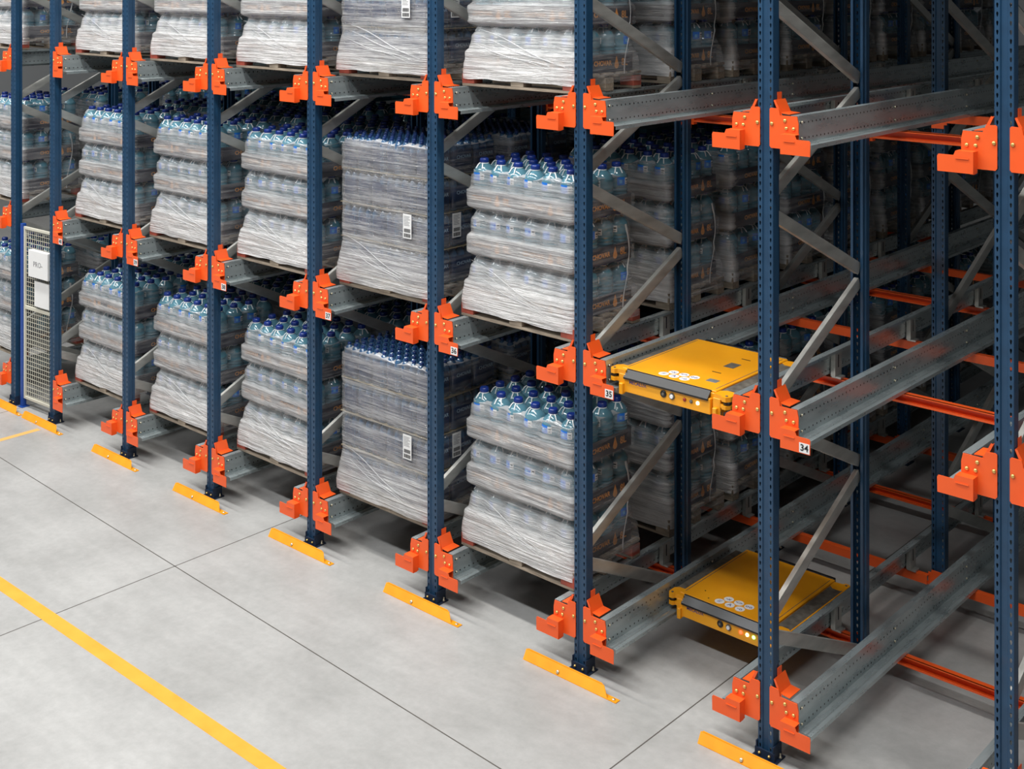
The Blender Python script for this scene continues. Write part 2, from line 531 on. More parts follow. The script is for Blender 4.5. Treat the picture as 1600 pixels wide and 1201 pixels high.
zb = [.81, 2.15, 3.49, 4.83, 6.17]; zk = [.14, 1.48, 2.83, 4.17, 5.51]
BR = []
for i in range(5):
    BR.append(brace_mesh(.07, zb[i] - .06, 1.25, zk[i] + .05))
    if i < 4: BR.append(brace_mesh(1.25, zk[i + 1] - .05, .07, zb[i] + .06))

def frame(n, row):
    y0, y1 = ROWS[row]
    e = ob('upright_frame', None, None, (gx(n) + PC, y0, 0))
    if row == 0:
        if n == 33: lb = 'blue rack frame with galvanised diagonals, nearest the camera at right edge'
        elif n == 32: lb = 'blue rack frame just beyond the right edge'
        elif n == 41: lb = 'blue perforated rack frame left of the mesh fence'
        else: lb = 'blue rack frame with galvanised diagonals standing at the aisle, post marked ' + W[n]
    else:
        lb = 'blue rack frame deeper inside, %s frame behind %s' % (('second', 'third', 'fourth')[row - 1], pname(n))
    tag(e, lb, 'rack frame', 'blue upright frames of the rack')
    ob('upright', UP_F, e); ob('upright', UP_R, e, (0, y1 - y0, 0))
    for y, r in ((0, 0), (y1 - y0, math.pi)):
        f = ob('foot_plate', FOOT, e, (0, y, 0), (0, 0, r))
        if row == 0 and y == 0 or n <= 35 and row < 2:
            for x, yy in ((.072, .06), (-.072, .06)):
                ob('anchor_bolt', ABOLT, f, (x, yy, .009))
            for x in (-.035, .035): ob('bolt', FBOLT, f, (x, -.012, .035))
    for b in BR: ob('diagonal_brace', b, e)
    return e

# ------------------------------------------------------------------ guide rails
RL = 10.4
def rail_mesh(s):
    """s=+1: rail on the left of a lane (web faces +X). local origin = top of web"""
    line = [(-.05, -.02), (-.05, 0), (0, 0), (.006, -.17), (.05, -.172), (.056, -.166), (.062, -.172), (.088, -.174), (.088, -.2)]
    line = [(s * a, b) for a, b in line]
    return MB().strip(line, -.003 * s, 1, 0, RL, 'rail').mesh('guide_rail')
RAILM = {1: rail_mesh(1), -1: rail_mesh(-1)}
RBOLT = MB().lathe([(.008, 0), (.008, .005), (.003, .009)], 8, 'bolt', axis=0).mesh('bolt')
def sup_mesh(s):
    # galvanised hanger on the outer side of the web, foot on the cross beam
    mb = MB()
    mb.strip([(-s * .004, .045), (-s * .036, .045), (-s * .036, -.045), (-s * .004, -.045)], .003, 2, -.19, -.012, 'brace')
    a, b = sorted((-s * .0375, -s * .0395)); a, b = sorted((-s * .036, -s * .0405))
    mb.box(a, b, -.006, .006, -.13, -.04, 'ink')
    mb.box(min(-s * .075, -s * .004), max(-s * .075, -s * .004), -.035, .035, -.203, -.19, 'brace')
    return mb.mesh('rail_support')
SUP = {1: sup_mesh(1), -1: sup_mesh(-1)}
BEAMY = [1.335, 2.575, 3.935, 5.175, 6.535]
def rail(n, side, lv):
    """rail beside post n; side 'right' means the lane right of it"""
    s = 1 if side == 'right' else -1
    wx = gx(n) + PC + s * .232
    e = ob('guide_rail', RAILM[s], None, (wx, .0, LV[lv]))
    tag(e, 'galvanised guide rail running inwards on the %s of %s, %s' % (side, pname(n), LN[lv]), 'guide rail', 'galvanised guide rails')
    far = 5 if n <= 36 else 1
    for y in BEAMY[:far]:
        ob('rail_support', SUP[s], e, (0, y, 0))
        for z in (-.045, -.135):
            ob('bolt', RBOLT, e, (s * .004 if s > 0 else .004, y, z))
    for z in (-.04, -.14): ob('bolt', RBOLT, e, (.004, .035, z))
    return e

# ------------------------------------------------------------------ orange end brackets
def bracket_meshes(s):
    def X(a, b):
        return (min(s * a, s * b), max(s * a, s * b))
    # main plate with a raised ear beside the post
    poly = [(.035, -.2), (.045, -.212), (.228, -.212), (.236, -.2), (.238, -.05), (.228, -.004), (.2, -.004), (.108, -.004), (.104, .02), (.098, .037), (.044, .04), (.035, .032)]
    plate = MB().extrude([(s * a, b) for a, b in poly], 1, -.006, 0, 'orange')
    # XZ polygon extruded on Y: insert axis 1
    # folded stop: shelf, inner side, front plate, bottom lip
    tabp = [(.145, -.235), (.35, -.235), (.352, -.15), (.345, -.138), (.258, -.138), (.246, -.112), (.145, -.112)]
    tb = MB().extrude([(s * a, b) for a, b in tabp], 1, -.066, -.062, 'orange')
    a, b = X(.145, .246); tb.box(a, b, -.064, -.005, -.116, -.112, 'orange')
    a, b = X(.145, .149); tb.box(a, b, -.064, -.005, -.235, -.114, 'orange')
    a, b = X(.145, .165); tb.box(a, b, -.062, -.02, -.238, -.234, 'orange')
    a, b = X(.17, .245); tb.box(a, b, -.071, -.065, -.157, -.151, 'orange')
    # pallet centring guide: tab, slope, foot
    ch = MB().strip([(s * .06, .088), (s * .1, .008), (s * .17, .003)], .004, 1, .008, .14, 'orange')
    ch.strip([(s * .06, .088), (s * .098, .0), (s * .112, .0), (s * .074, .088)], .0, 1, .004, .008, 'orange')
    ch.add([(s * .058, .004, .085), (s * .098, .004, -.004), (s * .12, .004, -.004), (s * .072, .004, .088)], [(0, 1, 2, 3)], 'orange')
    a, b = X(.057, .061); ch.box(a, b, .05, .1, .08, .135, 'orange')
    return plate.mesh('mounting_plate'), tb.mesh('folded_stop'), ch.mesh('centring_guide')
BKT = {1: bracket_meshes(1), -1: bracket_meshes(-1)}
BOLT_B = MB().lathe([(.012, 0), (.0115, -.005), (.006, -.009)], 10, 'brass', axis=1).mesh('bolt')
NUMPLATE = MB().box(-.035, .035, -.0015, 0, -.03, .03, 'paper').mesh('number_sticker')
NUMT = {}
def bracket(n, side, lv):
    s = 1 if side == 'right' else -1
    e = ob('rail_bracket', None, None, (gx(n) + PC, -.003, LV[lv]))
    num = lv == 'middle' and side == 'right' and 34 <= n <= 40
    if num: lb = 'orange rail bracket bearing the white number sticker ' + W[n]
    else: lb = 'orange rail bracket on the %s of %s, %s' % (side, pname(n), LN[lv])
    tag(e, lb, 'bracket', 'orange rail end brackets on the aisle posts')
    pl, tb, ch = BKT[s]
    p_ = ob('mounting_plate', pl, e); t_ = ob('folded_stop', tb, e); ob('centring_guide', ch, e)
    for x, z in ((.052, -.06), (.145, -.035), (.155, -.083), (.205, -.083)):
        ob('bolt', BOLT_B, e, (s * x, -.006, z))
    if num:
        st = ob('number_sticker', NUMPLATE, e, (.312, -.066, -.2), label='white sticker reading %d' % n)
        if n not in NUMT: NUMT[n] = text_mesh(str(n), .056, 'ink', bold=True)
        ob('lettering', NUMT[n], st, (0, -.0022, 0), (math.pi / 2, 0, 0))

# ------------------------------------------------------------------ yellow floor guards
def guard_mesh():
    mb = MB()
    vs = [(-.41, -.15, 0), (.36, -.15, 0), (.30, -.112, .062), (-.41, -.112, .062)]
    vs += [(x, y + .005, z) for x, y, z in vs]
    mb.add(vs, [(0, 1, 2, 3), (7, 6, 5, 4), (0, 4, 5, 1), (2, 6, 7, 3), (0, 3, 7, 4), (1, 5, 6, 2)], 'guard')
    mb.box(-.40, .43, -.15, -.10, .0005, .005, 'guard')
    mb.extrude([(-.4, -.112), (.3, -.112), (.27, -.095), (-.4, -.095)], 2, .058, .062, 'guard')
    return mb.mesh('guard_strip')
GUARD = guard_mesh()
SCREW = MB().lathe([(.013, 0), (.013, .004), (.005, .008)], 8, 'bolt').mesh('screw')
def guard(n):
    if n == 33: lb = 'yellow steel floor guard below the post at right edge'
    elif n == 41: lb = 'yellow steel floor guard at the post left of the fence'
    else: lb = 'yellow steel floor guard at the foot of ' + pname(n)
    o = ob('floor_guard', GUARD, None, (gx(n) + PC, 0, 0))
    tag(o, lb, 'floor guard', 'yellow floor guards along the rack front')
    ob('screw', SCREW, o, (.395, -.125, .005))
    ob('screw', SCREW, o, (-.09, -.14, .022), (math.radians(58), 0, 0))

# ------------------------------------------------------------------ orange cross beams
def beam_mesh(L, s):
    # s=+1 open towards -Y
    mb = MB()
    mb.strip([(0, 0), (s * .045, 0), (s * .045, -.068), (0, -.068)], -.004 * s, 0, .07, L - .07, 'orange')
    mb.strip([(0, 0), (0, -.012)], .004, 0, .07, L - .07, 'orange')
    mb.strip([(0, -.068), (0, -.054)], .004, 0, .07, L - .07, 'orange')
    y0, y1 = min(0, s * .008), max(0, s * .008)
    mb.box(.0, .05, y0, y1, -.12, .04, 'orange'); mb.box(L - .05, L, y0, y1, -.12, .04, 'orange')
    mb.box(.05, .075, y0, max(y1, s * .045), -.09, .02, 'orange'); mb.box(L - .075, L - .05, y0, max(y1, s * .045), -.09, .02, 'orange')
    return mb.mesh('cross_beam')
BEAMM = {}
ORD = ['first', 'second', 'third', 'fourth', 'fifth']
def beam(n, r, lv):
    """between post n+1 (left) and post n (right)"""
    y = [1.322, 2.598, 3.922, 5.198, 6.522][r]; s = 1 if r in (0, 2, 4) else -1
    xl = gx(n + 1) + PC; L = gx(n) - gx(n + 1)
    k = (round(L, 2), s)
    if k not in BEAMM: BEAMM[k] = beam_mesh(L, s)
    o = ob('cross_beam', BEAMM[k], None, (xl, y, LV[lv] - .206))
    lb = 'orange cross beam right of %s, %s, %s row inwards' % (pname(n + 1), LN[lv], ORD[r])
    if n == 32: lb = 'orange cross beam right of the post at right edge, %s, %s row' % (LN[lv], ORD[r])
    tag(o, lb, 'beam', 'orange cross beams under the rails'); o['kind'] = 'thing'

# ------------------------------------------------------------------ bottles
def bottle_profile():
    R = .0885; p = [(.07, 0), (.083, .006), (R, .02)]
    z = .035
    for k in range(6):
        p += [(R, z), (R - .005, z + .008), (R - .005, z + .013), (R, z + .02)]; z += .026
    p += [(R, .2), (R - .002, .203), (R - .002, .252), (R, .256), (R - .004, .272), (.068, .3), (.042, .322), (.028, .331), (.026, .338)]
    return p
B_BODY = MB().lathe(bottle_profile(), 20, 'pet').mesh('bottle_body')
def cap_mb(mb, z=.334):
    return mb.lathe([(.036, z), (.038, z + .004), (.037, z + .026), (.03, z + .036)], 14, 'cap')
def handle_mb(mb):
    for s in (-1, 1):
        pts = [(.014 * s, -.036, .334), (.02 * s, -.052, .322), (.03 * s, -.07, .292)]
        for a, b in zip(pts[:-1], pts[1:]):
            a = Vector(a); b = Vector(b); d = (b - a).normalized()
            w = Vector((1, 0, 0)) * .0045
            t = w.cross(d).normalized() * .002
            vs = [a - w - t, a + w - t, a + w + t, a - w + t, b - w - t, b + w - t, b + w + t, b - w + t]
            mb.add(vs, [(0, 1, 2, 3), (4, 7, 6, 5), (0, 4, 5, 1), (1, 5, 6, 2), (2, 6, 7, 3), (3, 7, 4, 0)], 'handle')
    mb.lathe([(.036, .327), (.0375, .329), (.036, .333), (.03, .334)], 14, 'handle')
    return mb
def label_mb(mb):
    # wrap-round label: blue part left, pale part right on the outward (-Y) side
    for a0, a1, z0, z1, mn in ((-2.2, -1.45, .2, .262, 'lbl'), (-1.45, -1.05, .206, .256, 'paper'), (-1.36, -1.12, .232, .242, 'ink'), (-1.36, -1.16, .216, .222, 'ink'), (-2.0, -1.75, .214, .24, 'palelbl')):
        vs = []; n = 6; r = .0892 if mn != 'ink' else .09
        for k in range(n + 1):
            a = a0 + (a1 - a0) * k / n
            for z in (z0, z1): vs.append((r * math.cos(a), r * math.sin(a), z))
        mb.add(vs, [(2 * k, 2 * k + 2, 2 * k + 3, 2 * k + 1) for k in range(n)], mn, True)
    return mb
B_CAP = cap_mb(MB()).mesh('cap'); B_HND = handle_mb(MB()).mesh('handle'); B_LBL = label_mb(MB()).mesh('label')
bf = MB().lathe(bottle_profile(), 16, 'pet'); cap_mb(bf); handle_mb(bf); label_mb(bf)
B_FULL = bf.mesh('bottle')
def small_prof():
    R = .0435; p = [(.03, 0), (R, .012)]
    for z in (.04, .07, .1, .13): p += [(R, z), (R - .003, z + .006), (R, z + .012)]
    p += [(R, .2), (R - .001, .225), (R - .007, .245), (.03, .26), (.018, .271), (.015, .276)]
    return p
sm = MB().lathe(small_prof(), 12, 'petdark'); sm.lathe([(.0165, .274), (.017, .277), (.0165, .292), (.014, .296)], 10, 'dcap')
S_BODY = sm.mesh('small_bottle')

# ------------------------------------------------------------------ tray
TW, TD, TH = .545, .73, .135
def tray_mesh():
    mb = MB()
    def rr(w, d, r, n=4):
        pts = []
        for cx, cy, a0 in ((w - r, d - r, 0), (-w + r, d - r, 90), (-w + r, -d + r, 180), (w - r, -d + r, 270)):
            for k in range(n + 1):
                a = math.radians(a0 + 90 * k / n); pts.append((cx + r * math.cos(a), cy + r * math.sin(a)))
        return pts
    o = rr(TW / 2, TD / 2, .045); i = rr(TW / 2 - .003, TD / 2 - .003, .042)
    n = len(o)
    vs = [(x, y, 0) for x, y in o] + [(x, y, TH) for x, y in o] + [(x, y, TH) for x, y in i] + [(x, y, .003) for x, y in i]
    fs = []
    for k in range(n):
        j = (k + 1) % n
        fs += [(k, j, n + j, n + k), (n + k, n + j, 2 * n + j, 2 * n + k), (2 * n + k, 2 * n + j, 3 * n + j, 3 * n + k)]
    fs += [tuple(range(n)), tuple(range(3 * n, 4 * n))]
    mb.add(vs, fs, 'tray')
    return mb.mesh('tray')
TRAY = tray_mesh()
T_NAME = text_mesh('CHOVAR', .052, 'printo', bold=True); T_8L = text_mesh('8L', .078, 'printo', bold=True)
def drop_mesh():
    mb = MB(); n = 14; pts = []
    for k in range(n):
        a = math.pi * (-.25 + 1.5 * k / (n - 1)) - math.pi / 2 - math.pi * .5
        pts.append((.026 * math.cos(a + math.pi / 2), -.018 + .026 * math.sin(a + math.pi / 2)))
    pts = [(.026 * math.cos(t), -.018 + .026 * math.sin(t)) for t in [math.radians(d) for d in range(150, 391, 24)]]
    pts.append((0, .052))
    mb.extrude([(x, y) for x, y in pts], 2, 0, .0008, 'printo')
    return mb.mesh('drop_emblem')
DROP = drop_mesh()

# ------------------------------------------------------------------ wooden pallet pieces
PW, PD = 1.16, .8
PBX = MB().box(-PW / 2, PW / 2, -.05, .05, 0, .02, 'wood', .002).mesh('deck_board')
PBY = MB().box(-.05, .05, -PD / 2, PD / 2, 0, .018, 'wood', .002).mesh('stringer_board')
PBL = MB().box(-.065, .065, -.05, .05, 0, .078, 'wood', .002).mesh('block')
PBR = MB().box(-.065, .065, -.05, .05, 0, .078, 'redwood', .002).mesh('block')
fp = MB()
for y in (-.35, -.17, 0, .17, .35): fp.box(-PW / 2, PW / 2, y - .05, y + .05, .115, .135, 'wood')
for x in (-.515, 0, .515):
    fp.box(x - .05, x + .05, -.4, .4, .097, .115, 'wood')
    for y in (-.35, 0, .35): fp.box(x - .065, x + .065, y - .05, y + .05, .019, .097, 'wood')
for y in (-.35, 0, .35): fp.box(-PW / 2, PW / 2, y - .05, y + .05, 0, .019, 'wood')
P_FULL = fp.mesh('wooden_pallet')

def add_wood(e, fine):
    if not fine:
        ob('wooden_pallet', P_FULL, e); return
    for y in (-.35, -.17, 0, .17, .35): ob('deck_board', PBX, e, (0, y, .115))
    for x in (-.515, 0, .515):
        ob('stringer_board', PBY, e, (x, 0, .097))
        for y in (-.35, 0, .35): ob('block', PBR if x and y else PBL, e, (x, y, .019), label='red painted corner block' if x and y else None)
    for y in (-.35, 0, .35): ob('bottom_board', PBX, e, (0, y, -.001))

# ------------------------------------------------------------------ stretch film
def film_mesh(kind, seed):
    hw, hd = (.556, .378) if kind == 'big' else (.556, .417)
    NZ = 92; NS = 168
    top = 1.145 if kind == 'big' else 1.27
    per = []
    segs = [(-1, -1, 1, -1), (1, -1, 1, 1), (1, 1, -1, 1), (-1, 1, -1, -1)]
    vs = []; fs = []
    for iz in range(NZ + 1):
        t = iz / NZ
        z = .058 + (top - .058) * t
        if kind == 'big':
            u = (z - .135) % .365
            if z < .135: off = .0
            elif u < .132: off = .008
            elif u < .15: off = .008 - .018 * (u - .132) / .018
            elif u < .26: off = -.010
            elif u < .335: off = -.010 - .036 * math.sin((u - .26) / .075 * math.pi / 2)
            else: off = -.046 + .054 * ((u - .335) / .03)
            if z > 1.0: off = -.008 - (z - 1.0) * .05
        else:
            u = (z - .135) % .295
            off = -.004 * math.exp(-((u - .25) / .03) ** 2) if z > .2 else 0
        fl = max(0, 1 - max(0, z - .1) / .33)
        fl = fl * fl * (3 - 2 * fl)
        a = hw + off + fl * (.035 - off); b = hd + off * .8 + fl * (.032 - off)
        if t > .97: a -= .012; b -= .012
        rad = .05
        for k in range(NS):
            s = k / NS * 4; side = int(s); f = s - side
            # rounded rectangle by param
            pts = [(-1 + 2 * f, -1), (1, -1 + 2 * f), (1 - 2 * f, 1), (-1, 1 - 2 * f)][side]
            x = pts[0] * a; y = pts[1] * b
            cx = max(-a + rad, min(a - rad, x)); cy = max(-b + rad, min(b - rad, y))
            d = Vector((x - cx, y - cy))
            if d.length > 1e-6 and abs(x) > a - rad and abs(y) > b - rad:
                d = d.normalized() * rad; x, y = cx + d.x, cy + d.y
            nrm = Vector((pts[0] if abs(pts[0]) >= .999 else 0, pts[1] if abs(pts[1]) >= .999 else 0))
            if nrm.length: nrm.normalize()
            nz = noise.noise(Vector((x * 2.5 + seed * 9, y * 2.5, z * 16))) * .006 + noise.noise(Vector((x * 6, y * 6 + seed * 5, (z + x * .35) * 22))) * .005
            # film pulled tight over neighbouring bottles sags a little between them
            pit = .18 if kind == 'big' else .09
            if kind == 'big' and .15 < (z - .135) % .365 < .34 and z > .28:
                c = (x + .54) if abs(nrm.y) > .5 else (y + .36)
                nz -= .013 * (1 + math.cos(2 * math.pi * c / pit)) * .5
            zz = z
            if iz == NZ: zz += .022 * noise.noise(Vector((x * 7, y * 7, seed * 3.3))) + .008 * noise.noise(Vector((x * 40, y * 40, seed)))
            if iz == 0: zz += .012 * noise.noise(Vector((x * 5, y * 5, seed * 2.1)))
            vs.append((x + nrm.x * nz, y + nrm.y * nz, zz))
    for iz in range(NZ):
        for k in range(NS):
            k2 = (k + 1) % NS
            fs.append((iz * NS + k, iz * NS + k2, (iz + 1) * NS + k2, (iz + 1) * NS + k))
    # turned-in rim
    b0 = len(vs)
    for k in range(NS):
        x, y, z = vs[NZ * NS + k]
        g = .91 + .03 * noise.noise(Vector((x * 11, y * 11, seed * 7.7)))
        vs.append((x * g, y * (g - .04), z + .012 + .012 * noise.noise(Vector((x * 20, y * 20, seed)))))
    for k in range(NS):
        k2 = (k + 1) % NS
        fs.append((NZ * NS + k, NZ * NS + k2, b0 + k2, b0 + k))
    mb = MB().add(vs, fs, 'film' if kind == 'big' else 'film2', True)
    fk = mb.m('fold')
    for q in range(len(mb.mi) - NS, len(mb.mi)): mb.mi[q] = fk
    # twisted folds of film running diagonally over the lowest tier
    rn = random.Random(seed)
    y = -hd - .02
    for k in range(4):
        x0, z0 = -hw + .06 + rn.uniform(0, .1), .43 - .05 * k + rn.uniform(-.02, .02)
        x1, z1 = hw - .02 - rn.uniform(0, .3), .17 - .015 * k + rn.uniform(0, .07)
        w_ = rn.uniform(.0015, .0045); pts = []
        for q in range(13):
            t = q / 12; z = z0 + (z1 - z0) * t + .012 * math.sin(t * 7 + k)
            fl = max(0, 1 - max(0, z - .1) / .33); fl = fl * fl * (3 - 2 * fl)
            pts.append(Vector((x0 + (x1 - x0) * t, -(hd + fl * .032) - .006, z)))
        ring = []
        for q, p_ in enumerate(pts):
            ww = w_ * (.35 + math.sin(math.pi * q / 12))
            ring += [(p_.x, p_.y - ww * .6, p_.z), (p_.x, p_.y, p_.z + ww), (p_.x, p_.y + ww * .6, p_.z), (p_.x, p_.y, p_.z - ww)]
        ff = [(q * 4 + a, q * 4 + (a + 1) % 4, q * 4 + 4 + (a + 1) % 4, q * 4 + 4 + a) for q in range(12) for a in range(4)]
        mb.add(ring, ff, 'fold', True)
    return mb.mesh('stretch_film')
FILM = {(k, s): film_mesh(k, s) for k in ('big', 'small') for s in range(3)}

# shipping label on pack pallets
def ship_label():
    mb = MB().box(-.05, .05, -.002, 0, -.1, .1, 'paper')
    for z, w in ((.08, .07), (.068, .06), (.056, .075), (.044, .05), (.032, .07), (.02, .06), (.008, .068)):
        mb.box(-.04, -.04 + w, -.0028, -.002, z - .0022, z + .0022, 'greyink')
    rnd = random.Random(4)
    for z0, z1 in ((-.05, -.02), (-.09, -.06)):
        x = -.038
        while x < .036:
            w = rnd.choice((.0015, .003, .004)); mb.box(x, x + w, -.0028, -.002, z0, z1, 'ink'); x += w + rnd.choice((.0015, .0025))
    return mb.mesh('shipping_label')
SLAB = ship_label()

# shrink-wrapped pack of six small bottles: navy printed sleeve scalloped round them
def pack_mesh():
    mb = MB(); pts = []
    for cx, cy, a0, a1 in ((.045, .09, 0, 90), (-.045, .09, 90, 180), (-.045, -.0, 170, 190), (-.045, -.09, 180, 270), (.045, -.09, 270, 360), (.045, .0, -10, 10)):
        for k in range(5):
            a = math.radians(a0 + (a1 - a0) * k / 4); pts.append((cx + .0448 * math.cos(a), cy + .0448 * math.sin(a)))
    n = len(pts); vs = []; zz = (.012, .02, .12, .19, .215)
    for z, g in zip(zz, (.94, 1, 1, 1, .97)): vs += [(x * g, y * g, z) for x, y in pts]
    fs = [(r * n + k, r * n + (k + 1) % n, (r + 1) * n + (k + 1) % n, (r + 1) * n + k) for r in range(4) for k in range(n)]
    mb.add(vs, fs, 'navywrap', True)
    return mb.mesh('bottle_pack')
PACK = pack_mesh()
CARD = MB().box(-.55, .55, -.412, .412, 0, .003, 'card').mesh('card_sheet')
def tail_mesh():
    mb = MB(); ring = []
    n = 16
    for q in range(n + 1):
        t = q / n; z = .78 - .66 * t; y = .22 + .03 * math.sin(t * 5.5) - .03 * t
        x = .578 + .02 * math.sin(t * 4) + (.03 * t if t > .5 else 0); w_ = .004 + .006 * abs(math.sin(t * 9)) + (.01 if q in (0, 1) else 0)
        ring += [(x, y - w_, z), (x + .002, y, z), (x, y + w_, z), (x - .002, y, z)]
    ff = [(q * 4 + a, q * 4 + (a + 1) % 4, q * 4 + 4 + (a + 1) % 4, q * 4 + 4 + a) for q in range(n) for a in range(4)]
    return mb.add(ring, ff, 'fold', True).mesh('film_tail')
TAIL = tail_mesh()
T_PACK = text_mesh('CHOVAR', .042, 'printw')

DEPTH = ['at the aisle', 'second from aisle', 'third from aisle', 'fourth from aisle', 'fifth from aisle', 'sixth from aisle', 'seventh from aisle', 'eighth from aisle', 'ninth from aisle', 'tenth from aisle']
nload = 0
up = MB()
for ln in list(range(32, 40)) + [41]:  # unseen upper loads, added to keep lamp light out of the rack interior
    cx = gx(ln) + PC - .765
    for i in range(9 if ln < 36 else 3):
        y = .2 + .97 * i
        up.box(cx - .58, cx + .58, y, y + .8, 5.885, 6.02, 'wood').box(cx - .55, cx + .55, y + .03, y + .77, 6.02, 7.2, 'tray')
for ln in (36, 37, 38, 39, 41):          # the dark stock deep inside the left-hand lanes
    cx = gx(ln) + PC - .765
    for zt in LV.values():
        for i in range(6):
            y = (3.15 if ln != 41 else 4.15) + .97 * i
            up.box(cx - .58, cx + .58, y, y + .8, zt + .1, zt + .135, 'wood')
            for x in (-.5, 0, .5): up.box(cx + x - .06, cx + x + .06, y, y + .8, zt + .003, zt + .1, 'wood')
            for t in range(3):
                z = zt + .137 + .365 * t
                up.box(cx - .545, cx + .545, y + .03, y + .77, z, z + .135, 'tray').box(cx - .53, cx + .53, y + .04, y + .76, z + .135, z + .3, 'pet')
o = ob('stored_and_shading_loads', up.mesh('stored_and_shading_loads')); tag(o, 'dark stock of wrapped loads deep inside the rack, with unseen loads added above to shade it', 'pallet load'); o['kind'] = 'stuff'

def load(lane, lv, y, idx, kind='big'):
    global nload
    nload += 1
    rnd = random.Random(lane * 100 + idx * 10 + len(lv))
    cx = gx(lane) + PC - .745 + rnd.uniform(-.012, .012) - .02
    e = ob('wrapped_pallet', None, None, (cx, y + PD / 2, LV[lv] + .004), (0, 0, rnd.uniform(-.012, .012)))
    what = 'large water bottles' if kind == 'big' else 'small bottle packs'
    tag(e, 'wrapped %s pallet left of %s, %s, %s' % ('water bottle' if kind == 'big' else 'small bottle', pname(lane), LN[lv], DEPTH[idx]), 'pallet load',
        'wrapped pallets of %s in the rack' % what)
    front = idx == 0
    # which sides can be seen
    add_wood(e, front)
    ob('stretch_film', FILM[(kind, rnd.randrange(3))], e, label='crinkled clear stretch film')
    if kind == 'big' and (lane == 35 or front): ob('film_tail', TAIL, e, (0, 0, 0), label='loose twisted tail of film')
    if kind == 'big':
        for L in range(3):
            z = .136 + L * .365
            for tx in (-1, 1):
                t = ob('tray', TRAY, e, (tx * .2725, 0, z))
                sides = []
                if front: sides.append((0, -TD / 2, 0))
                if tx == 1 and (lane <= 35 or front): sides.append((TW / 2, 0, math.pi / 2))
                for sx, sy, rz in sides:
                    R = Matrix.Rotation(rz, 3, 'Z')
                    for me, nm, dx in ((T_NAME, 'lettering', -.12), (DROP, 'drop_emblem', .05), (T_8L, 'lettering', .15)):
                        v = R @ Vector((dx + (.08 if rz else 0), -.0008, 0))
                        ob(nm, me, t, (sx + v.x, sy + v.y, TH * .5), (math.pi / 2, 0, rz))
            for i in range(6):
                for j in range(4):
                    if L < 2 and not (j == 0 or i == 5 or (i == 0 and front)): continue
                    if L == 2 and idx >= 3 and not (i >= 3 or j == 0): continue
                    p_ = (-.45 + .18 * i + rnd.uniform(-.004, .004), -.27 + .18 * j + rnd.uniform(-.004, .004), z + .004)
                    rz = rnd.uniform(-.25, .25)
                    if i == 5 and j > 0: rz += rnd.choice((0, math.pi / 2))
                    if front:
                        b = ob('bottle', B_BODY, e, p_, (0, 0, rz))
                        if L == 2 or j == 0 or i == 5:
                            ob('cap', B_CAP, b); ob('handle', B_HND, b, (0, 0, 0), (0, 0, rnd.uniform(-.6, .6)))
                            ob('label', B_LBL, b)
                    else:
                        ob('bottle', B_FULL, e, p_, (0, 0, rz))
    else:
        for L in range(4):
            z = .136 + L * .295
            if L: ob('card_sheet', CARD, e, (rnd.uniform(-.01, .01), 0, z - .003), label='brown card sheet between tiers')
            for i in range(6):
                for j in range(3):
                    if not (j == 0 or i == 5): continue
                    k = ob('bottle_pack', PACK, e, (-.45 + .18 * i, -.27 + .27 * j, z))
                    if i == 5: ob('lettering', T_PACK, k, (.0905, 0, .15), (math.pi / 2, 0, math.pi / 2))
            for i in range(12):
                for j in range(9):
                    if L < 3 and not ((j == 0) or i == 11): continue
                    if idx > 1 and i < 8: continue
                    ob('bottle', S_BODY, e, (-.495 + .09 * i + rnd.uniform(-.002, .002), -.36 + .09 * j + rnd.uniform(-.002, .002), z))
        if front:
            ob('shipping_label', SLAB, e, (.31, -.432, .62), (0, 0, 0), label='white shipping label with barcodes on the front')
            ob('shipping_label', SLAB, e, (.572, -.12, .62), (0, 0, math.pi / 2), label='white shipping label with barcodes on the side')

